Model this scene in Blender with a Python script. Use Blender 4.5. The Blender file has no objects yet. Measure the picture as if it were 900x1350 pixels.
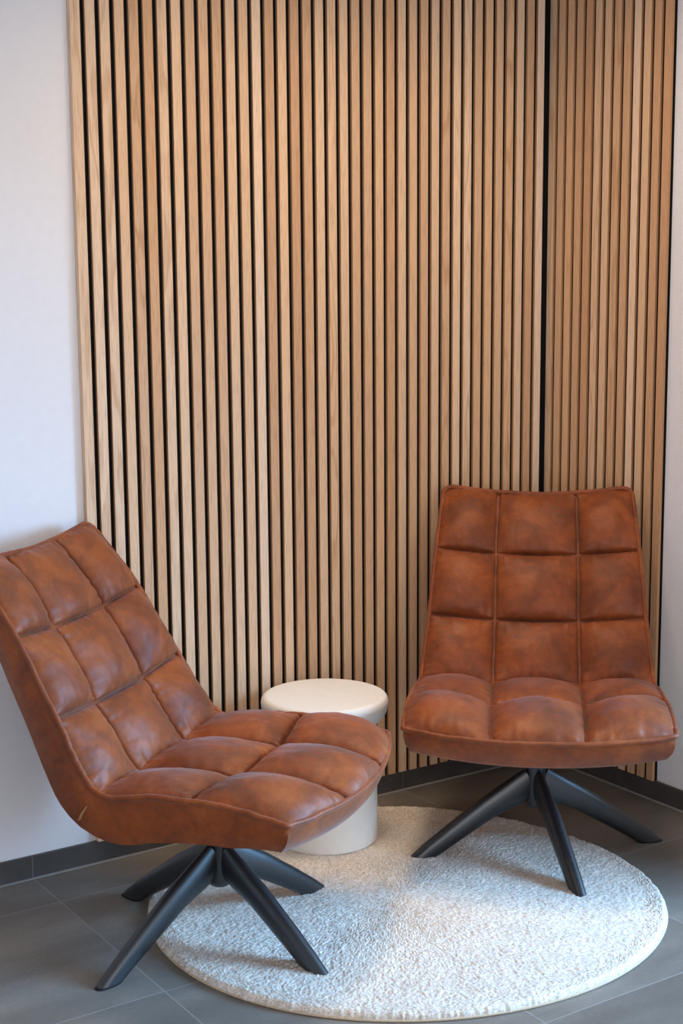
import bpy, bmesh, math, random
import numpy as np
from mathutils import Vector, Matrix

scene = bpy.context.scene
COL = scene.collection
random.seed(7)
PI = math.pi

# ------------------------------------------------------------------ helpers
def mesh_obj(name, verts, faces, mat=None, parent=None, smooth=True, sharp_deg=None):
    me = bpy.data.meshes.new(name)
    me.from_pydata([tuple(v) for v in verts], [], [tuple(f) for f in faces])
    me.validate(); me.update()
    if smooth:
        me.polygons.foreach_set('use_smooth', [True] * len(me.polygons))
    if sharp_deg is not None:
        me.set_sharp_from_angle(angle=math.radians(sharp_deg))
    if mat: me.materials.append(mat)
    o = bpy.data.objects.new(name, me)
    COL.objects.link(o)
    if parent: o.parent = parent
    return o

def bm_obj(name, bm, mat=None, parent=None, smooth=False, sharp_deg=None):
    bmesh.ops.recalc_face_normals(bm, faces=bm.faces)
    me = bpy.data.meshes.new(name)
    bm.to_mesh(me); bm.free()
    if smooth:
        me.polygons.foreach_set('use_smooth', [True] * len(me.polygons))
        me.set_sharp_from_angle(angle=math.radians(sharp_deg or 40))
    if mat: me.materials.append(mat)
    o = bpy.data.objects.new(name, me)
    COL.objects.link(o)
    if parent: o.parent = parent
    return o

def add_box(bm, lo, hi, bevel=0.0, col=None, layer=None):
    lo = Vector(lo); hi = Vector(hi)
    r = bmesh.ops.create_cube(bm, size=1.0)
    vs = r['verts']
    for v in vs:
        v.co = Vector([lo[i] + (v.co[i] + .5) * (hi[i] - lo[i]) for i in range(3)])
    fs = list({f for v in vs for f in v.link_faces})
    if bevel:
        es = list({e for v in vs for e in v.link_edges})
        rr = bmesh.ops.bevel(bm, geom=es, offset=bevel, segments=2, affect='EDGES', profile=.5)
        fs = list({f for f in rr['faces']} | {f for f in fs if f.is_valid})
        seen = set(fs); stack = list(fs)
        while stack:
            f = stack.pop()
            for e in f.edges:
                for g in e.link_faces:
                    if g not in seen: seen.add(g); stack.append(g)
        fs = list(seen)
    if layer is not None:
        for f in fs:
            for l in f.loops: l[layer] = col
    return fs

def empty(name, loc, rz, label, cat, group=None):
    o = bpy.data.objects.new(name, None)
    COL.objects.link(o)
    o.empty_display_size = .1
    o.location = loc; o.rotation_euler = (0, 0, rz)
    tag(o, label, cat, group)
    return o

def tag(o, label, cat, group=None):
    o['label'] = label; o['category'] = cat
    if group: o['group'] = group

def struct(o, label=None):
    o['kind'] = 'structure'
    if label: o['label'] = label
    return o

def tube(path, radii, n=10, closed=False, cap=True):
    """tube mesh along a list of points"""
    P = [Vector(p) for p in path]; m = len(P)
    if not hasattr(radii, '__len__'): radii = [radii] * m
    T = []
    for i in range(m):
        a = P[(i - 1) % m] if closed or i > 0 else P[i]
        b = P[(i + 1) % m] if closed or i < m - 1 else P[i]
        T.append((b - a).normalized())
    up = Vector((0, 0, 1)) if abs(T[0].z) < .9 else Vector((1, 0, 0))
    N = [(up - T[0] * up.dot(T[0])).normalized()]
    for i in range(1, m):
        v = N[-1] - T[i] * N[-1].dot(T[i]); N.append(v.normalized())
    vs, fs = [], []
    for i in range(m):
        B = T[i].cross(N[i])
        for k in range(n):
            a = 2 * PI * k / n
            vs.append(P[i] + (N[i] * math.cos(a) + B * math.sin(a)) * radii[i])
    for i in range(m if closed else m - 1):
        j = (i + 1) % m
        for k in range(n):
            l = (k + 1) % n
            fs.append((i * n + k, i * n + l, j * n + l, j * n + k))
    if not closed and cap:
        fs.append(tuple(range(n - 1, -1, -1))); fs.append(tuple((m - 1) * n + k for k in range(n)))
    return vs, fs

def lathe(name, prof, n, mat, parent, sharp=None):
    vs, fs = [], []
    for r, z in prof:
        for k in range(n):
            a = 2 * PI * k / n
            vs.append((r * math.cos(a), r * math.sin(a), z))
    for i in range(len(prof) - 1):
        for k in range(n):
            l = (k + 1) % n
            fs.append((i * n + k, i * n + l, (i + 1) * n + l, (i + 1) * n + k))
    fs.append(tuple(range(n - 1, -1, -1)))
    fs.append(tuple((len(prof) - 1) * n + k for k in range(n)))
    return mesh_obj(name, vs, fs, mat, parent, True, sharp or 50)

_rng = np.random.RandomState(11)
_grid = _rng.rand(256, 256)
def vnoise(x, y, seed=0):
    """vectorised smooth value noise, -1..1"""
    x = np.asarray(x, float) + seed * 17.31; y = np.asarray(y, float) + seed * 9.73
    xi = np.floor(x).astype(int); yi = np.floor(y).astype(int)
    fx = x - xi; fy = y - yi
    fx = fx * fx * (3 - 2 * fx); fy = fy * fy * (3 - 2 * fy)
    g = lambda a, b: _grid[a % 256, b % 256]
    v = (g(xi, yi) * (1 - fx) + g(xi + 1, yi) * fx) * (1 - fy) + (g(xi, yi + 1) * (1 - fx) + g(xi + 1, yi + 1) * fx) * fy
    return v * 2 - 1

# ------------------------------------------------------------------ materials
def new_mat(name):
    m = bpy.data.materials.new(name); m.use_nodes = True
    nt = m.node_tree
    return m, nt, nt.nodes['Principled BSDF']

def N(nt, t, **kw):
    n = nt.nodes.new(t)
    for k, v in kw.items():
        if k in n.inputs.keys() if isinstance(k, str) else False:
            n.inputs[k].default_value = v
        else:
            setattr(n, k, v)
    return n

def ramp(nt, stops):
    n = nt.nodes.new('ShaderNodeValToRGB')
    el = n.color_ramp.elements
    while len(el) > 1: el.remove(el[-1])
    el[0].position = stops[0][0]; el[0].color = (*stops[0][1], 1)
    for p, c in stops[1:]:
        e = el.new(p); e.color = (*c, 1)
    return n

def srgb(r, g, b):
    f = lambda c: ((c / 255 + .055) / 1.055) ** 2.4 if c / 255 > .04045 else c / 255 / 12.92
    return (f(r), f(g), f(b))

def mat_plain(name, col, rough=.5, spec=.5, noise=0.0, scale=30, bump=0.0):
    m, nt, b = new_mat(name)
    b.inputs['Base Color'].default_value = (*col, 1)
    b.inputs['Roughness'].default_value = rough
    b.inputs['Specular IOR Level'].default_value = spec
    if noise or bump:
        tc = N(nt, 'ShaderNodeTexCoord')
        no = N(nt, 'ShaderNodeTexNoise'); no.inputs['Scale'].default_value = scale; no.inputs['Detail'].default_value = 5
        nt.links.new(tc.outputs['Object'], no.inputs['Vector'])
        lo = tuple(c * (1 - noise) for c in col); hi = tuple(min(1, c * (1 + noise)) for c in col)
        rp = ramp(nt, [(.3, lo), (.7, hi)])
        nt.links.new(no.outputs['Fac'], rp.inputs['Fac'])
        nt.links.new(rp.outputs['Color'], b.inputs['Base Color'])
        if bump:
            bp = N(nt, 'ShaderNodeBump'); bp.inputs['Strength'].default_value = bump; bp.inputs['Distance'].default_value = .002
            nt.links.new(no.outputs['Fac'], bp.inputs['Height'])
            nt.links.new(bp.outputs['Normal'], b.inputs['Normal'])
    return m

M_WALL = mat_plain('white_plaster', srgb(232, 231, 234), .75, .3, .015, 40, .12)
M_CEIL = mat_plain('ceiling_paint', srgb(235, 233, 230), .9, .2)
M_BASE = mat_plain('baseboard_tile', srgb(76, 72, 69), .45, .4, .18, 14)
M_GROUT = mat_plain('grout_strip', srgb(150, 148, 146), .7, .3, .05, 60)
M_JOINT = mat_plain('tile_joint', srgb(112, 108, 104), .8, .3)
M_FELT = mat_plain('black_felt', (.006, .006, .007), .95, .1, .3, 400, .3)
M_METAL = mat_plain('black_powder_coat', (.004, .005, .007), .40, 1.0, .0, 300, .0)
M_RUBBER = mat_plain('black_rubber', (.008, .008, .008), .7, .3)
M_TABLE = mat_plain('cream_plaster', srgb(234, 229, 220), .55, .35, .02, 60, .05)
M_BIND = mat_plain('beige_binding', srgb(196, 176, 150), .85, .2, .12, 250, .3)
M_TAGB = mat_plain('tag_fabric', srgb(172, 132, 88), .8, .2, .1, 300)

def mat_wood():
    m, nt, b = new_mat('oak_veneer')
    L = nt.links.new
    at = N(nt, 'ShaderNodeAttribute'); at.attribute_name = 'slat_tone'
    sep = N(nt, 'ShaderNodeSeparateColor'); L(at.outputs['Color'], sep.inputs['Color'])
    tc = N(nt, 'ShaderNodeTexCoord')
    # shift the grain from slat to slat
    off = N(nt, 'ShaderNodeVectorMath'); off.operation = 'MULTIPLY_ADD'
    L(at.outputs['Color'], off.inputs[0]); off.inputs[1].default_value = (3, 3, 23)
    L(tc.outputs['Object'], off.inputs[2])
    mp = N(nt, 'ShaderNodeMapping'); mp.inputs['Scale'].default_value = (1, 1, .05)
    L(off.outputs[0], mp.inputs['Vector'])
    fine = N(nt, 'ShaderNodeTexNoise'); fine.inputs['Scale'].default_value = 330; fine.inputs['Detail'].default_value = 6; fine.inputs['Roughness'].default_value = .65
    L(mp.outputs[0], fine.inputs['Vector'])
    mp2 = N(nt, 'ShaderNodeMapping'); mp2.inputs['Scale'].default_value = (1, 1, .12)
    L(off.outputs[0], mp2.inputs['Vector'])
    nz = N(nt, 'ShaderNodeTexNoise'); nz.inputs['Scale'].default_value = 14; nz.inputs['Detail'].default_value = 2
    L(mp2.outputs[0], nz.inputs['Vector'])
    # cathedral figure: rings from contour lines of a stretched noise
    mul = N(nt, 'ShaderNodeMath'); mul.operation = 'MULTIPLY'; mul.inputs[1].default_value = 46
    L(nz.outputs['Fac'], mul.inputs[0])
    sn = N(nt, 'ShaderNodeMath'); sn.operation = 'SINE'; L(mul.outputs[0], sn.inputs[0])
    rp = ramp(nt, [(0, srgb(204, 160, 122)), (.35, srgb(223, 187, 151)), (.7, srgb(233, 202, 171)), (1, srgb(239, 214, 189))])
    L(sep.outputs['Red'], rp.inputs['Fac'])
    hue = N(nt, 'ShaderNodeMix'); hue.data_type = 'RGBA'; hue.blend_type = 'MULTIPLY'
    L(sep.outputs['Green'], hue.inputs['Factor']); L(rp.outputs['Color'], hue.inputs['A']); hue.inputs['B'].default_value = (1.0, .94, .86, 1)
    fr = ramp(nt, [(.3, (.66, .61, .56)), (.5, (.95, .94, .93)), (.72, (1.08, 1.08, 1.08))])
    L(fine.outputs['Fac'], fr.inputs['Fac'])
    m1 = N(nt, 'ShaderNodeMix'); m1.data_type = 'RGBA'; m1.blend_type = 'MULTIPLY'; m1.inputs['Factor'].default_value = .75
    L(hue.outputs['Result'], m1.inputs['A']); L(fr.outputs['Color'], m1.inputs['B'])
    sr = ramp(nt, [(0, (.80, .72, .65)), (.35, (1, 1, 1)), (1, (1, 1, 1))])
    mr = N(nt, 'ShaderNodeMapRange'); mr.inputs['From Min'].default_value = -1
    L(sn.outputs[0], mr.inputs['Value']); L(mr.outputs[0], sr.inputs['Fac'])
    m2 = N(nt, 'ShaderNodeMix'); m2.data_type = 'RGBA'; m2.blend_type = 'MULTIPLY'
    L(sep.outputs['Blue'], m2.inputs['Factor']); L(m1.outputs['Result'], m2.inputs['A']); L(sr.outputs['Color'], m2.inputs['B'])
    L(m2.outputs['Result'], b.inputs['Base Color'])
    b.inputs['Roughness'].default_value = .55
    b.inputs['Specular IOR Level'].default_value = .3
    bp = N(nt, 'ShaderNodeBump'); bp.inputs['Strength'].default_value = .15; bp.inputs['Distance'].default_value = .001
    L(fine.outputs['Fac'], bp.inputs['Height']); L(bp.outputs['Normal'], b.inputs['Normal'])
    return m
M_WOOD = mat_wood()
M_SIDE_SHADE = mat_plain('slat_side_shade', srgb(182, 136, 96), .7, .2, .06, 60)  # darkened veneer tone, carries the shade of the slat sides

def mat_leather():
    m, nt, b = new_mat('cognac_microfibre')
    L = nt.links.new
    tc = N(nt, 'ShaderNodeTexCoord')
    n1 = N(nt, 'ShaderNodeTexNoise'); n1.inputs['Scale'].default_value = 9; n1.inputs['Detail'].default_value = 6; n1.inputs['Roughness'].default_value = .62; n1.inputs['Distortion'].default_value = .5
    n2 = N(nt, 'ShaderNodeTexNoise'); n2.inputs['Scale'].default_value = 60; n2.inputs['Detail'].default_value = 5; n2.inputs['Roughness'].default_value = .7
    n3 = N(nt, 'ShaderNodeTexNoise'); n3.inputs['Scale'].default_value = 700; n3.inputs['Detail'].default_value = 2
    for n in (n1, n2, n3): L(tc.outputs['Object'], n.inputs['Vector'])
    mx = N(nt, 'ShaderNodeMath'); mx.operation = 'MULTIPLY_ADD'; mx.inputs[1].default_value = .35
    L(n2.outputs['Fac'], mx.inputs[0]); L(n1.outputs['Fac'], mx.inputs[2])
    rp = ramp(nt, [(.48, LEA[0]), (.64, LEA[1]), (.76, LEA[2]), (.92, LEA[3])])
    L(mx.outputs[0], rp.inputs['Fac'])
    L(rp.outputs['Color'], b.inputs['Base Color'])
    rr = N(nt, 'ShaderNodeMapRange'); rr.inputs['To Min'].default_value = .60; rr.inputs['To Max'].default_value = .44
    L(n1.outputs['Fac'], rr.inputs['Value']); L(rr.outputs[0], b.inputs['Roughness'])
    b.inputs['Specular IOR Level'].default_value = .36
    b.inputs['Sheen Weight'].default_value = .15
    b.inputs['Sheen Roughness'].default_value = .4
    bp = N(nt, 'ShaderNodeBump'); bp.inputs['Strength'].default_value = .12; bp.inputs['Distance'].default_value = .001
    L(n3.outputs['Fac'], bp.inputs['Height'])
    bp2 = N(nt, 'ShaderNodeBump'); bp2.inputs['Strength'].default_value = .15; bp2.inputs['Distance'].default_value = .004
    L(n2.outputs['Fac'], bp2.inputs['Height']); L(bp.outputs['Normal'], bp2.inputs['Normal'])
    L(bp2.outputs['Normal'], b.inputs['Normal'])
    return m
LEA = [srgb(99, 47, 19), srgb(122, 59, 23), srgb(139, 69, 26), srgb(157, 84, 36)]
M_LEATHER = mat_leather()

def mat_floor():
    m, nt, b = new_mat('grey_concrete_tile')
    L = nt.links.new
    tc = N(nt, 'ShaderNodeTexCoord')
    sx = N(nt, 'ShaderNodeSeparateXYZ'); L(tc.outputs['Object'], sx.inputs[0])
    def axis(out, off, pitch):
        a = N(nt, 'ShaderNodeMath'); a.operation = 'ADD'; a.inputs[1].default_value = off; L(out, a.inputs[0])
        d = N(nt, 'ShaderNodeMath'); d.operation = 'DIVIDE'; d.inputs[1].default_value = pitch; L(a.outputs[0], d.inputs[0])
        fl = N(nt, 'ShaderNodeMath'); fl.operation = 'FLOOR'; L(d.outputs[0], fl.inputs[0])
        pp = N(nt, 'ShaderNodeMath'); pp.operation = 'PINGPONG'; pp.inputs[1].default_value = .5; L(d.outputs[0], pp.inputs[0])
        dist = N(nt, 'ShaderNodeMath'); dist.operation = 'MULTIPLY'; dist.inputs[1].default_value = pitch; L(pp.outputs[0], dist.inputs[0])
        return fl, dist
    fx, dx = axis(sx.outputs['X'], .575, .603)
    fy, dy = axis(sx.outputs['Y'], .19, .585)
    mn = N(nt, 'ShaderNodeMath'); mn.operation = 'MINIMUM'; L(dx.outputs[0], mn.inputs[0]); L(dy.outputs[0], mn.inputs[1])
    gr = N(nt, 'ShaderNodeMapRange'); gr.inputs['From Min'].default_value = .0010; gr.inputs['From Max'].default_value = .0019; gr.inputs['To Min'].default_value = 1; gr.inputs['To Max'].default_value = 0
    L(mn.outputs[0], gr.inputs['Value'])
    cb = N(nt, 'ShaderNodeCombineXYZ'); L(fx.outputs[0], cb.inputs[0]); L(fy.outputs[0], cb.inputs[1])
    wn = N(nt, 'ShaderNodeTexWhiteNoise'); wn.noise_dimensions = '2D'; L(cb.outputs[0], wn.inputs['Vector'])
    sh = N(nt, 'ShaderNodeVectorMath'); sh.operation = 'MULTIPLY_ADD'; sh.inputs[1].default_value = (5, 5, 5)
    L(wn.outputs['Color'], sh.inputs[0]); L(tc.outputs['Object'], sh.inputs[2])
    mp = N(nt, 'ShaderNodeMapping'); mp.inputs['Scale'].default_value = (.55, 1.5, 1); mp.inputs['Rotation'].default_value = (0, 0, .3)
    L(sh.outputs[0], mp.inputs['Vector'])
    n1 = N(nt, 'ShaderNodeTexNoise'); n1.inputs['Scale'].default_value = 4; n1.inputs['Detail'].default_value = 5; n1.inputs['Roughness'].default_value = .52; n1.inputs['Distortion'].default_value = .15
    L(mp.outputs[0], n1.inputs['Vector'])
    rp = ramp(nt, [(.28, srgb(97, 90, 82)), (.5, srgb(113, 106, 97)), (.72, srgb(134, 126, 116))])
    L(n1.outputs['Fac'], rp.inputs['Fac'])
    n2 = N(nt, 'ShaderNodeTexNoise'); n2.inputs['Scale'].default_value = 90; n2.inputs['Detail'].default_value = 4
    L(tc.outputs['Object'], n2.inputs['Vector'])
    r2 = ramp(nt, [(.3, (.88, .88, .88)), (.7, (1.08, 1.08, 1.08))]); L(n2.outputs['Fac'], r2.inputs['Fac'])
    m1 = N(nt, 'ShaderNodeMix'); m1.data_type = 'RGBA'; m1.blend_type = 'MULTIPLY'; m1.inputs['Factor'].default_value = .8
    L(rp.outputs['Color'], m1.inputs['A']); L(r2.outputs['Color'], m1.inputs['B'])
    m2 = N(nt, 'ShaderNodeMix'); m2.data_type = 'RGBA'
    L(gr.outputs[0], m2.inputs['Factor']); L(m1.outputs['Result'], m2.inputs['A']); m2.inputs['B'].default_value = (*srgb(142, 138, 134), 1)
    L(m2.outputs['Result'], b.inputs['Base Color'])
    ro = N(nt, 'ShaderNodeMapRange'); ro.inputs['To Min'].default_value = .52; ro.inputs['To Max'].default_value = .66
    L(n1.outputs['Fac'], ro.inputs['Value']); L(ro.outputs[0], b.inputs['Roughness'])
    b.inputs['Specular IOR Level'].default_value = 1.0
    bp = N(nt, 'ShaderNodeBump'); bp.invert = True; bp.inputs['Strength'].default_value = .3; bp.inputs['Distance'].default_value = .001
    L(gr.outputs[0], bp.inputs['Height']); L(bp.outputs['Normal'], b.inputs['Normal'])
    return m
M_FLOOR = mat_floor()

def mat_rug():
    m, nt, b = new_mat('ivory_pile')
    L = nt.links.new
    tc = N(nt, 'ShaderNodeTexCoord')
    n1 = N(nt, 'ShaderNodeTexNoise'); n1.inputs['Scale'].default_value = 210; n1.inputs['Detail'].default_value = 3
    n2 = N(nt, 'ShaderNodeTexNoise'); n2.inputs['Scale'].default_value = 11; n2.inputs['Detail'].default_value = 5
    for n in (n1, n2): L(tc.outputs['Object'], n.inputs['Vector'])
    r1 = ramp(nt, [(.32, srgb(186, 176, 164)), (.60, srgb(234, 223, 210))]); L(n1.outputs['Fac'], r1.inputs['Fac'])
    r2 = ramp(nt, [(.3, (.90, .89, .88)), (.65, (1.02, 1.02, 1.02))]); L(n2.outputs['Fac'], r2.inputs['Fac'])
    mx = N(nt, 'ShaderNodeMix'); mx.data_type = 'RGBA'; mx.blend_type = 'MULTIPLY'; mx.inputs['Factor'].default_value = 1
    L(r1.outputs['Color'], mx.inputs['A']); L(r2.outputs['Color'], mx.inputs['B'])
    L(mx.outputs['Result'], b.inputs['Base Color'])
    b.inputs['Roughness'].default_value = .95; b.inputs['Specular IOR Level'].default_value = .1
    b.inputs['Sheen Weight'].default_value = .05
    bp = N(nt, 'ShaderNodeBump'); bp.inputs['Strength'].default_value = .3; bp.inputs['Distance'].default_value = .003
    L(n1.outputs['Fac'], bp.inputs['Height']); L(bp.outputs['Normal'], b.inputs['Normal'])
    return m
M_RUG = mat_rug()

# ------------------------------------------------------------------ the room
# corner of the room at the origin; left wall in the plane y=0 (x<0), right wall in the plane x=0 (y<0)
XW, YW, ZC = -5.2, -5.6, 2.72
WIN0, WIN1, WINH = -1.32, -4.4, 1.65         # shop-front opening in the right wall
def box_obj(name, lo, hi, mat, bevel=0):
    bm = bmesh.new(); add_box(bm, lo, hi, bevel); return bm_obj(name, bm, mat)
struct(box_obj('floor', (XW, YW, -.1), (.15, .15, 0), M_FLOOR))
struct(box_obj('ceiling', (XW, YW, ZC), (.15, .15, ZC + .1), M_CEIL))
struct(box_obj('wall_left', (XW, 0, 0), (.15, .15, ZC), M_WALL), 'white plastered wall behind the oak slats and left chair')
bm = bmesh.new()
add_box(bm, (0, WIN0, 0), (.15, 0, ZC))
add_box(bm, (0, YW, 0), (.15, WIN1, ZC))
add_box(bm, (0, WIN1, WINH), (.15, WIN0, ZC))
struct(bm_obj('wall_right', bm, M_WALL), 'white plastered wall at the right edge of the photo')
struct(box_obj('wall_far_left', (XW - .15, YW, 0), (XW, .15, ZC), M_WALL))

bm = bmesh.new()
for y0, y1, z0, z1 in ((WIN1, WIN0, 0, .05), (WIN1, WIN0, WINH - .05, WINH), (WIN1, WIN1 + .05, .05, WINH - .05), (WIN0 - .05, WIN0, .05, WINH - .05)):
    add_box(bm, (.03, y0, z0), (.09, y1, z1), .003)
struct(bm_obj('window_1', bm, mat_plain('anthracite_frame', srgb(52, 54, 58), .4, .4)))

BH, BT = .061, .010
struct(box_obj('baseboard_left', (XW, -BT, 0), (0, 0, BH), M_BASE, .0015))
struct(box_obj('baseboard_right', (-BT, WIN0, 0), (0, -BT, BH), M_BASE, .0015))
# light grout bead where the floor meets the baseboards
def bead(name, a, b, ax):
    bm = bmesh.new()
    if ax == 0: add_box(bm, (a, -BT - .009, 0), (b, -BT, .0028), .0008)
    else: add_box(bm, (-BT - .009, a, 0), (-BT, b, .0028), .0008)
    return struct(bm_obj(name, bm, M_GROUT))
bead('trim_1', XW, -BT, 0)
bead('trim_2', WIN0, -BT - .009, 1)
# joints between the baseboard tiles
bm = bmesh.new()
for k in range(6):
    x = -.575 - .603 * k
    add_box(bm, (x - .0012, -BT - .0004, .001), (x + .0012, -BT + .004, BH - .0005))
struct(bm_obj('trim_3', bm, M_JOINT))

# ------------------------------------------------------------------ slat cladding
ZTOP = 2.66
def slat_panel(name, label, ranges, axis, back):
    root = empty(name, (0, 0, 0), 0, label, 'wall panel')
    root.location = ((ranges[0][0] + ranges[-1][1]) / 2, 0, BH) if axis == 0 else (0, (ranges[0][0] + ranges[-1][1]) / 2, BH)
    bpy.context.view_layer.update()
    off = Vector(root.location)
    bm = bmesh.new(); lay = bm.loops.layers.color.new('slat_tone')
    for a, b in ranges:
        r = random.random()
        tone = min(1, max(0, random.gauss(.62, .2)))
        g = random.random() ** 1.6
        figure = random.choice([.15, .2, .3, .5, .9])
        c = (tone, g, figure, 1)
        if axis == 0: lo, hi = (a, -.0205, BH + .001), (b, -.0112 if a > ranges[0][0] else 0, ZTOP)
        else: lo, hi = (-.0205, a, BH + .001), (-.0112, b, ZTOP)
        fs = add_box(bm, Vector(lo) - off, Vector(hi) - off, .0008, c, lay)
        for f_ in fs:                                    # veneered sides get a darker colour with their shade painted in
            f_.normal_update()
            if abs(f_.normal[axis]) > .8 and not (axis == 0 and a == ranges[0][0]): f_.material_index = 1
    o = bm_obj('slats', bm, M_WOOD, root); o.data.materials.append(M_SIDE_SHADE)
    bm = bmesh.new()
    a, b = back
    if axis == 0: add_box(bm, Vector((a, -.0112, BH + .001)) - off, Vector((b, 0, ZTOP)) - off)
    else: add_box(bm, Vector((-.0112, a, BH + .001)) - off, Vector((0, b, ZTOP)) - off)
    o = bm_obj('felt_backing', bm, M_FELT, root)
    o['label'] = 'black felt seen in the gaps between the slats'
    return root
g0 = -.0823 - 37 * .04
left = [(g0 + .04 * k - .0335, g0 + .04 * k - .0065) for k in range(39)]
slat_panel('slat_wall_panel', 'wide pale oak slat panel with black gaps covering most of the left wall', left, 0, (left[0][1] - .001, -.0))
right = sorted([(-.0462 - .04 * k + .0065, -.0462 - .04 * k + .0335) for k in range(13)])
slat_panel('slat_wall_panel', 'narrow oak slat panel on the right wall, right of the dark corner gap', right, 1, (right[0][0] + .001, -.0114))

# ------------------------------------------------------------------ round rug
RC = (-1.0686, -.676)
def rug_r(t):
    return .636 + .004 * np.cos(t - .2) - .003 * np.cos(2 * t) - .008 * np.sin(2 * t) - .004 * np.cos(3 * t) - .008 * np.sin(3 * t) + .013 * np.exp(-((np.mod(np.asarray(t) + .55 + PI, 2 * PI) - PI) / .5) ** 2)
rug = empty('round_rug', (RC[0], RC[1], 0), 0, 'round ivory short pile rug on the grey tiles under both chairs and table', 'rug')
nr, na = 210, 1300
tt = np.linspace(0, 2 * PI, na, endpoint=False)
rr = np.concatenate([np.linspace(.004, .93, nr - 44), 1 - .07 * (1 - np.linspace(.02, 1, 44)) ** 1.0])
RAD, ANG = np.meshgrid(rr, tt, indexing='ij')
RB = rug_r(ANG) * (1 + .0025 * vnoise(ANG * 9, ANG * 0) + .0035 * vnoise(ANG * 90, ANG * 0, 3))
X = RAD * RB * np.cos(ANG); Y = RAD * RB * np.sin(ANG)
edge = (1 - RAD) * RB
h = .017 * np.sqrt(np.clip(1 - (1 - np.clip(edge / .012, 0, 1)) ** 2, 0, 1))
nzv = .0010 * vnoise(X / .0036, Y / .0036, 1) + .0007 * vnoise(X / .008, Y / .008, 2) + .0008 * vnoise(X / .022, Y / .022, 4) + .0012 * vnoise(X / .07, Y / .07, 5)
nzv += .0008 * _rng.randn(*X.shape) * np.clip(RAD * 3, 0, 1)
Z = .003 + h + nzv * np.clip(edge / .008, .15, 1)
V = np.stack([X, Y, Z], -1).reshape(-1, 3)
V = np.vstack([V, [[0, 0, .02]]])
i = np.arange(nr - 1)[:, None] * na; j = np.arange(na)[None, :]; j2 = (j + 1) % na
Q = np.stack([i + j, i + na + j, i + na + j2, i + j2], -1).reshape(-1, 4)
me = bpy.data.meshes.new('pile')
nq = len(Q); 
me.vertices.add(len(V)); me.vertices.foreach_set('co', V.ravel())
tri = np.stack([np.full(na, len(V) - 1), np.arange(na), (np.arange(na) + 1) % na], -1)
loops = np.concatenate([Q.ravel(), tri.ravel()])
me.loops.add(len(loops)); me.loops.foreach_set('vertex_index', loops.astype(np.int32))
me.polygons.add(nq + na)
st = np.concatenate([np.arange(nq) * 4, nq * 4 + np.arange(na) * 3]).astype(np.int32)
me.polygons.foreach_set('loop_start', st)
me.update(calc_edges=True); me.validate()
me.polygons.foreach_set('use_smooth', np.ones(nq + na, bool))
me.materials.append(M_RUG)
pile = bpy.data.objects.new('pile', me); COL.objects.link(pile); pile.parent = rug
pth = [((rug_r(t) - .001) * math.cos(t), (rug_r(t) - .001) * math.sin(t), .0035) for t in np.linspace(0, 2 * PI, 240, endpoint=False)]
vs, fs = tube(pth, .0034, 8, closed=True)
o = mesh_obj('edge_binding', vs, fs, M_BIND, rug); o['label'] = 'thin beige bound edge'

# ------------------------------------------------------------------ side table
tb = empty('side_table', (-1.008, -.242, .0165), 0, 'cream mushroom shaped side table with a round dished top, between the two chairs', 'side table')
def arc(c, r0, r1, a0, a1, n):
    return [(c[0] + r0 * math.cos(math.radians(a0 + (a1 - a0) * k / n)), c[1] + r1 * math.sin(math.radians(a0 + (a1 - a0) * k / n))) for k in range(n + 1)]
stem = [(.0, 0), (.132, 0)] + arc((.132, .012), .0135, .012, -90, 0, 6) + [(.1445, .1), (.143, .2), (.142, .27)] + arc((.10, .27), .042, .05, 0, 85, 10) + [(.05, .325), (.05, .34)]
lathe('stem', stem[1:], 96, M_TABLE, tb)
top = [(.04, .322), (.085, .3245), (.11, .331)] + arc((.112, .391), .0635, .06, -86, 0, 16) + arc((.1645, .391), .0115, .021, 6, 72, 7) + arc((.160, .406), .008, .0075, 60, 90, 4) + [(.12, .4128), (.06, .4122), (.01, .412)]
lathe('tabletop', top, 128, M_TABLE, tb)

# ------------------------------------------------------------------ lounge chairs
# side profile of the upholstered edge: (forward, up, half width)
PROF = [(.314, .437, .338), (.205, .458, .337), (.09, .464, .332), (-.03, .457, .326), (-.112, .4455, .322), (-.160, .466, .319), (-.2, .525, .313),
        (-.247, .607, .304), (-.300, .697, .297), (-.35, .781, .290), (-.422, .875, .281), (-.479, .943, .274)]
def _spline():
    P = np.array(PROF); out = []
    Q = np.vstack([2 * P[0] - P[1], P, 2 * P[-1] - P[-2]])
    for i in range(1, len(Q) - 2):
        p0, p1, p2, p3 = Q[i - 1:i + 3]
        for s in np.linspace(0, 1, 24, endpoint=False):
            out.append(.5 * (2 * p1 + (p2 - p0) * s + (2 * p0 - 5 * p1 + 4 * p2 - p3) * s * s + (3 * p1 - p0 - 3 * p2 + p3) * s ** 3))
    out.append(P[-1]); out = np.array(out)
    d = np.concatenate([[0], np.cumsum(np.hypot(np.diff(out[:, 0]), np.diff(out[:, 1])))])
    return out, d
SP, SD = _spline(); LEN = SD[-1]
def prof(t):
    t = np.asarray(t, float); s = t * LEN
    f = np.interp(s, SD, SP[:, 0]); z = np.interp(s, SD, SP[:, 1]); w = np.interp(s, SD, SP[:, 2])
    over = np.clip(s - LEN, 0, None)
    return f, z, w
def t_at(f_, z_):
    k = np.argmin((SP[:, 0] - f_) ** 2 + (SP[:, 1] - z_) ** 2); return SD[k] / LEN
def prof_n(t):
    e = .012
    f0, z0, _ = prof(np.clip(t - e, 0, 1)); f1, z1, _ = prof(np.clip(t + e, 0, 1))
    tx, tz = f1 - f0, z1 - z0; l = np.hypot(tx, tz) + 1e-9
    # tangent runs front -> top; the visible side is forward/up
    return tz / l, -tx / l
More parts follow.
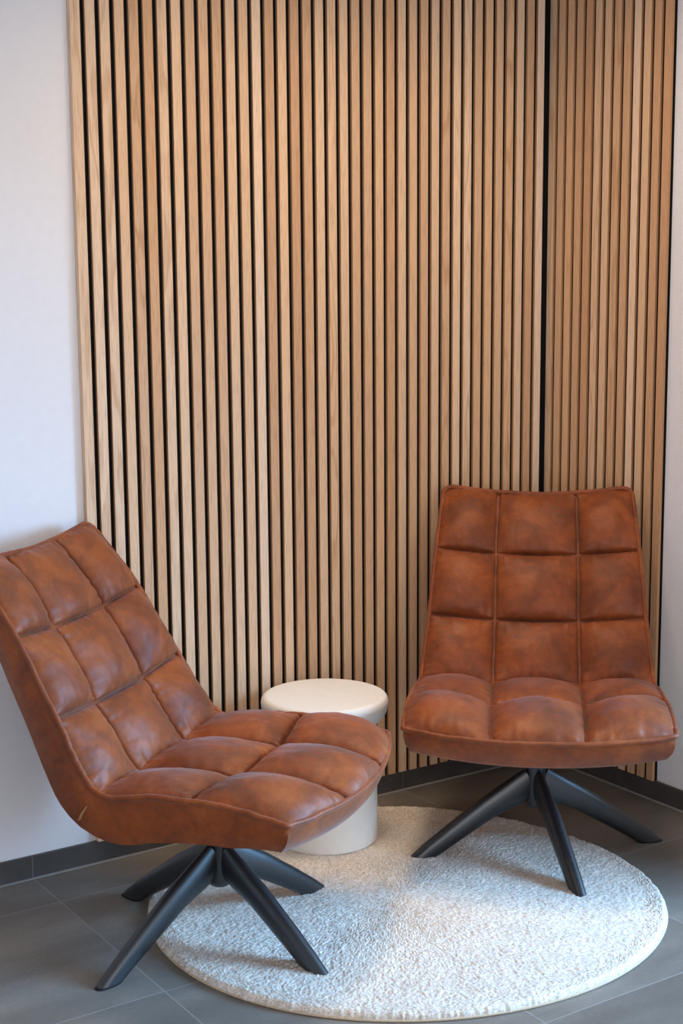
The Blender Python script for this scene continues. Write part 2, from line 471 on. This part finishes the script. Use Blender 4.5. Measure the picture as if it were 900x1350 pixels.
T_MID, T_BEND, T_R2, T_R1 = t_at(.085, .464), t_at(-.140, .452), t_at(-.247, .607), t_at(-.35, .781)
def smooth01(x):
    x = np.clip(x, 0, 1); return x * x * (3 - 2 * x)
def base(u, t):
    """base surface of the upholstery: u -1..1 across, t 0 (front edge) .. 1 (top edge)"""
    u = np.asarray(u, float); t = np.asarray(t, float)
    back = smooth01((t - T_BEND) / .2)
    te = t - .012 * (1 - np.abs(u) ** 1.7) * back
    f, z, w = prof(te)
    nf, nz = prof_n(te)
    # rounded corners at the front and at the top
    rt, rf = .026, .004
    dt = (1 - t) * LEN; df = t * LEN
    cut = np.where(dt < rt, rt - np.sqrt(np.clip(rt ** 2 - (rt - dt) ** 2, 0, None)), 0) + np.where(df < rf, rf - np.sqrt(np.clip(rf ** 2 - (rf - df) ** 2, 0, None)), 0)
    x = u * (w - cut)
    front = (1 - smooth01(t / (T_BEND * .95)))
    bow = (1 - np.abs(u) ** 2.0)
    f = f + .066 * bow * front
    z = z - .010 * bow * front
    dish = .016 * bow * back + .014 * bow * smooth01(t / .16) * (1 - back)
    f = f - nf * dish; z = z - nz * dish
    return x, f, z, nf, nz

def ts(rows, n):
    out = []
    for a, b in zip(rows[:-1], rows[1:]):
        s = .5 - .5 * np.cos(np.linspace(0, PI, n + 1))
        s = .72 * s + .28 * np.linspace(0, 1, n + 1)
        out += list(a + (b - a) * s[:-1])
    return np.array(out + [rows[-1]])

def cushion(name, rows, heights, seed, parent, back):
    n = 46
    tv = ts(rows, n)
    cols_n = 3
    uu = ts([0, 1, 2, 3], n)                      # column coordinate 0..3
    C, T = np.meshgrid(uu, tv, indexing='ij')
    # column seams lean outward from the seat front to the top
    k = .345 + .075 * T
    k = k + .004 * vnoise(T * 30, T * 0, seed)
    U = np.where(C <= 1, -1 + C * (1 - k), np.where(C <= 2, -k + (C - 1) * 2 * k, k + (C - 2) * (1 - k)))
    x, f, z, nf, nz = base(U, T)
    a = 2 * (C - np.floor(np.clip(C, 0, 2.9999))) - 1
    ri = np.clip(np.searchsorted(rows, T.ravel(), side='right') - 1, 0, len(rows) - 2).reshape(T.shape)
    r0 = np.array(rows)[ri]; r1 = np.array(rows)[ri + 1]
    b = 2 * (T - r0) / (r1 - r0) - 1
    H = np.array(heights)[ri]
    outer = ((C < 1) & (a < 0)) | ((C > 2) & (a > 0))
    pa = np.where(outer, 2.0, 2.2)
    # the pillows are fuller towards the sitter's side of each row
    skew = .10
    bs = np.clip(b + skew * (1 - b * b) * (-.4 if not back else 1.5), -1, 1)
    pa_v = (1 - np.abs(a) ** pa); pb_v = (1 - np.abs(bs) ** 2.4)
    puff = H * np.where((C < 1) | (C > 2), .86 if not back else 1.0, 1.0 if back else .95) * np.clip(pa_v, 0, 1) ** .68 * np.clip(pb_v, 0, 1) ** .55
    # creases that run into the seams
    da = 1 - np.abs(a); db = 1 - np.abs(b)
    mm = C * 40 + ri * 13
    wr = vnoise(T * LEN / .011, np.floor(C + .5) * 7 + ri, seed + 1) * np.exp(-da / .16) * np.clip(da / .04, 0, 1) * .0042
    wr += vnoise(x / .012, np.floor(b + .5) * 5 + ri * 3, seed + 2) * np.exp(-db / .22) * np.clip(db / .05, 0, 1) * .0044
    wr += .0028 * vnoise(x / .06, T * LEN / .06, seed + 3) * np.clip(np.minimum(da, db) * 5, 0, 1)
    wr += .0010 * vnoise(x / .022, T * LEN / .022, seed + 4) * np.clip(np.minimum(da, db) * 5, 0, 1)
    wc = np.where(outer, 9, (1 - np.abs(a)) * .11); wt = (1 - np.abs(b)) * (r1 - r0) * LEN * .5
    inner_t = np.where(((b < 0) & (ri == 0)) | ((b > 0) & (ri == len(rows) - 2)), 9, wt)
    groove = np.maximum(np.exp(-(wc / .0036) ** 2), np.exp(-(inner_t / .0036) ** 2)) * .014
    d = puff + wr - groove
    f = f + nf * d; z = z + nz * d
    nu, ntt = C.shape
    V = np.stack([x, f, z], -1).reshape(-1, 3)
    F = []
    for i in range(nu - 1):
        for j in range(ntt - 1):
            p = i * ntt + j
            F.append((p, p + 1, p + ntt + 1, p + ntt))
    o = mesh_obj(name, V, F, M_LEATHER, parent)
    me = o.data
    # make the faces look outward
    if me.polygons[len(F) // 2].normal.dot(Vector((0, .5, 1))) < 0: me.flip_normals()
    return o

def boundary_params(nu, nt):
    u = list(np.linspace(-1, 1, nu)); t = list(1 - (1 - 0) * (np.linspace(1, 0, nt)))
    t = np.array(sorted(set(list(np.linspace(0, 1, nt)) + list(np.linspace(0, .03, 9)) + list(np.linspace(.965, 1, 14)))))
    loop = [(uu, 0.) for uu in u] + [(1., tt_) for tt_ in t[1:]] + [(uu, 1.) for uu in u[::-1][1:]] + [(-1., tt_) for tt_ in t[::-1][1:-1]]
    return u, t, loop

def shell(parent):
    u, t, _ = boundary_params(41, 70)
    nu, ntt = len(u), len(t)
    U, T = np.meshgrid(u, t, indexing='ij')
    thick = np.interp(T, [0, .12, T_BEND - .05, T_BEND + .05, T_R1, 1], [.070, .095, .112, .102, .078, .046])
    belly = np.interp(T, [0, .2, T_BEND, 1], [.004, .012, .014, .010])
    def outer():
        inset = .90
        ti = .016 + (1 - .016 - .012) * T
        x, f, z, nf, nz = base(U, T)
        x2, f2, z2, nf2, nz2 = base(U * .942, np.clip(ti, 0, 1))
        d = thick + belly * (1 - np.abs(U) ** 2.5)
        return np.stack([x2, f2 - nf2 * d, z2 - nz2 * d], -1)
    x, f, z, nf, nz = base(U, T)
    top = np.stack([x, f - nf * .004, z - nz * .004], -1)
    bot = outer()
    V = []; F = []
    def addgrid(G, flip):
        s = len(V); V.extend(G.reshape(-1, 3).tolist())
        for i in range(nu - 1):
            for j in range(ntt - 1):
                p = s + i * ntt + j; q = (p, p + 1, p + ntt + 1, p + ntt)
                F.append(q[::-1] if flip else q)
        return s
    s0 = addgrid(top, True); s1 = addgrid(bot, False)
    ring = [(i, 0) for i in range(nu)] + [(nu - 1, j) for j in range(1, ntt)] + [(i, ntt - 1) for i in range(nu - 2, -1, -1)] + [(0, j) for j in range(ntt - 2, 0, -1)]
    m = 7; prev = [s0 + i * ntt + j for i, j in ring]
    cen = np.array([0, 0, 0])
    for k in range(1, m + 1):
        s = k / m
        if k == m: cur = [s1 + i * ntt + j for i, j in ring]
        else:
            cur = []
            for i, j in ring:
                A = top[i, j]; B = bot[i, j]
                P = A * (1 - s) + B * s
                bulge = .008 * math.sin(PI * s)
                ox = np.sign(U[i, j]) if abs(U[i, j]) > .999 else 0
                of = (1 if j == 0 else 0)
                tf, tz = (nz[i, j] * -1, nf[i, j])
                P = P + np.array([ox * bulge, 0, 0])
                if j == 0: P = P + bulge * np.array([0, nz[i, j], -nf[i, j]])
                if j == ntt - 1: P = P + bulge * np.array([0, -nz[i, j], nf[i, j]])
                V.append(P.tolist()); cur.append(len(V) - 1)
        L = len(ring)
        for q in range(L):
            r = (q + 1) % L
            F.append((prev[q], prev[r], cur[r], cur[q]))
        prev = cur
    o = mesh_obj('shell', V, F, M_LEATHER, parent)
    bm = bmesh.new(); bm.from_mesh(o.data)
    bmesh.ops.recalc_face_normals(bm, faces=bm.faces); bm.to_mesh(o.data); bm.free()
    o.data.set_sharp_from_angle(angle=math.radians(48))
    return o

def piping(parent, seed):
    _, _, loop = boundary_params(61, 160)
    P = []
    for k, (uu, tt_) in enumerate(loop):
        x, f, z, nf, nz = (float(v) for v in base(uu, tt_))
        w = .0016 * float(vnoise(k * .22, seed)) + .0009 * float(vnoise(k * .7, seed + 3))
        P.append((x * (1 + .004), f + nf * (.001 + w), z + nz * (.001 + w)))
    # drop points closer than 2 mm
    out = [P[0]]
    for p in P[1:]:
        if (Vector(p) - Vector(out[-1])).length > .002: out.append(p)
    vs, fs = tube(out, .0068, 10, closed=True)
    o = mesh_obj('piping', vs, fs, M_LEATHER, parent)
    return o

def leg(parent, ang, zf):
    """tapered oval leg from the hub down to the floor, foot cut flat at height zf; ang in the chair's own frame"""
    pts = [(.014, .206, .040, .0145), (.06, .178, .040, .0185), (.135, .141, .033, .021), (.235, .076, .028, .0205), (.30, .032, .0245, .019), (.338, .004, .022, .0175), (.40, -.045, .018, .016)]
    bm = bmesh.new(); n = 24; rings = []
    for i, (r, z, hh, hw) in enumerate(pts):
        a = pts[max(i - 1, 0)]; b = pts[min(i + 1, len(pts) - 1)]
        tr, tz = b[0] - a[0], b[1] - a[1]; l = math.hypot(tr, tz); tr /= l; tz /= l
        ur, uz = -tz, tr
        ring = []
        for k in range(n):
            q = 2 * PI * k / n
            c, s = math.cos(q), math.sin(q)
            e = .86
            c = math.copysign(abs(c) ** e, c); s = math.copysign(abs(s) ** e, s)
            rr_, zz_ = r + ur * s * hh, z + uz * s * hh
            ring.append(bm.verts.new((rr_ * math.cos(ang) - c * hw * math.sin(ang), rr_ * math.sin(ang) + c * hw * math.cos(ang), zz_)))
        rings.append(ring)
    for r0, r1 in zip(rings[:-1], rings[1:]):
        for k in range(n):
            bm.faces.new((r0[k], r0[(k + 1) % n], r1[(k + 1) % n], r1[k]))
    bm.faces.new(rings[0][::-1]); bm.faces.new(rings[-1])
    bmesh.ops.subdivide_edges(bm, edges=[e for e in bm.edges if abs(e.verts[0].co.z - e.verts[1].co.z) > .03], cuts=2, use_grid_fill=True)
    def cut(b_, z_, keep_up):
        bmesh.ops.bisect_plane(b_, geom=b_.verts[:] + b_.edges[:] + b_.faces[:], plane_co=(0, 0, z_), plane_no=(0, 0, 1), clear_inner=keep_up, clear_outer=not keep_up)
        ed = [e for e in b_.edges if e.is_boundary]
        if ed: bmesh.ops.holes_fill(b_, edges=ed, sides=0)
    pad = bm.copy()
    cut(bm, zf + .005, True)
    o = bm_obj('leg', bm, M_METAL, parent, True, 40)
    cut(pad, zf + .005, False); cut(pad, zf, True)
    p = bm_obj('foot_pad', pad, M_RUBBER, o, True, 40)
    p['label'] = 'thin black glide under the leg'
    return o

def chair(hub, heading, base_deg, pads, label, seed):
    root = empty('lounge_chair', (hub[0], hub[1], 0), math.radians(heading - 90), label, 'chair', 'cognac tufted swivel lounge chairs')
    shell(root)
    cushion('backrest_cushion', [T_BEND - .004, T_R2, T_R1, 1.0], [.042, .040, .034], seed, root, True)
    cushion('seat_cushion', [0.0, T_MID, T_BEND + .004], [.058, .044], seed + 20, root, False)
    piping(root, seed)
    # swivel column and plate
    hubp = [(.0, .132), (.019, .132), (.025, .136), (.0275, .146), (.0275, .30), (.034, .315), (.034, .366)]
    lathe('swivel_column', hubp[1:], 32, M_METAL, root)
    for k in range(4):
        leg(root, math.radians(base_deg + 90 * k - (heading - 90)), pads[k])
    # small sewn-in fabric tag on the side seam at the rear bend
    t0 = T_BEND + .004
    x, f, z, nf, nz = (float(v) for v in base(1., t0))
    A = Vector((x, f, z)); nv = Vector((0, nf, nz))
    B = Vector((x * .955, f, z)) - nv * .074 + Vector((0, -.006, 0))
    P0 = A.lerp(B, .42); P1 = A.lerp(B, 1.05)
    outv = Vector((.015, -.010, -.006)); tn = Vector((0, .0022, 0))
    vs = []
    for p, k in ((P0, .35), (P0.lerp(P1, .5), .9), (P1, .75)):
        inn = p + Vector((-.006, .004, 0))
        for q in (inn, p + outv * k):
            vs += [q - tn * .5, q + tn * .5]
    fs = []
    for s in range(2):
        o = s * 4
        fs += [(o, o + 4, o + 6, o + 2), (o + 1, o + 3, o + 7, o + 5), (o + 2, o + 6, o + 7, o + 3), (o, o + 1, o + 5, o + 4)]
    fs += [(0, 2, 3, 1), (8, 9, 11, 10)]
    tg = mesh_obj('fabric_tag', vs, fs, M_TAGB, root, False)
    tg['label'] = 'small folded tan fabric tag sewn into the side'
    return root

chair((-1.541, -.60), -53.3, 13.0, [.012, 0, 0, .012], 'cognac tufted swivel lounge chair at left in front of the white wall, turned sideways', 3)
chair((-.572, -.624), 229.7, 339.0, [0, 0, .012, .012], 'cognac tufted swivel lounge chair at right in the slatted corner, facing forward', 57)

# ------------------------------------------------------------------ light
def area(name, loc, target, sx, sy, power, col, spread=180):
    l = bpy.data.lights.new(name, 'AREA'); l.shape = 'RECTANGLE'; l.size = sx; l.size_y = sy; l.energy = power; l.color = col
    l.spread = math.radians(spread)
    o = bpy.data.objects.new(name, l); COL.objects.link(o)
    o.location = loc
    d = Vector(target) - Vector(loc)
    o.rotation_euler = d.to_track_quat('-Z', 'Y').to_euler()
    return o
def spot(name, loc, target, power, col, ang, blend=.8, r=.05):
    l = bpy.data.lights.new(name, 'SPOT'); l.energy = power; l.color = col; l.spot_size = math.radians(ang); l.spot_blend = blend; l.shadow_soft_size = r
    o = bpy.data.objects.new(name, l); COL.objects.link(o)
    o.location = loc; d = Vector(target) - Vector(loc)
    o.rotation_euler = d.to_track_quat('-Z', 'Y').to_euler()
    return o
area('shopfront_daylight', (2.3, -3.25, 2.0), (-1.4, -.9, 0), 2.0, 1.8, 440, (.29, .60, 1.0), 150)
area('front_window_daylight', (-2.8, YW + .1, 1.5), (-1.3, 0, 1.2), 4.0, 2.2, 86, (.97, .96, 1.0))
WARM = (1.0, .78, .56)
spot('warm_overhead_spot', (-1.25, -.72, ZC - .02), (-1.2, -.55, 0), 50, WARM, 145, .9, .2)
spot('warm_overhead_spot', (-.62, -.75, ZC - .02), (-.55, -.65, 0), 46, WARM, 145, .9, .2)
spot('warm_overhead_spot', (-2.0, -1.0, ZC - .02), (-1.95, -.8, 0), 16, WARM, 145, .9, .2)
spot('warm_overhead_spot', (-.98, -.50, ZC - .02), (-.98, -.46, 0), 46, WARM, 42, .9, .15)  # added narrow spot, brightens the back of the rug and the tabletop

w = bpy.data.worlds.new('World'); scene.world = w; w.use_nodes = True
bg = w.node_tree.nodes['Background']
bg.inputs['Color'].default_value = (.82, .89, 1.0, 1); bg.inputs['Strength'].default_value = .19

# ------------------------------------------------------------------ camera
f, pit, yaw, roll, CX, CY, CZ = 1969.939, 0.1584, 0.5848, -0.0076, -3.1663, -3.5936, 1.5746
d = Vector((math.cos(pit) * math.sin(yaw), math.cos(pit) * math.cos(yaw), -math.sin(pit)))
r = Vector((math.cos(yaw), -math.sin(yaw), 0)); u = r.cross(d)
r2 = r * math.cos(roll) + u * math.sin(roll); u2 = -r * math.sin(roll) + u * math.cos(roll)
cam = bpy.data.cameras.new('camera'); co = bpy.data.objects.new('camera', cam); COL.objects.link(co)
cam.sensor_fit = 'VERTICAL'; cam.sensor_height = 24; cam.sensor_width = 16; cam.lens = f / 1350 * 24
mm = Matrix((r2, u2, -d)).transposed().to_4x4(); mm.translation = (CX, CY, CZ)
co.matrix_world = mm
cam.clip_start = .05; cam.clip_end = 60
scene.camera = co
scene.view_settings.view_transform = 'Standard'
scene.view_settings.look = 'None'
scene.view_settings.exposure = 0.0
scene.view_settings.gamma = 1.0
scene.view_settings.use_curve_mapping = False
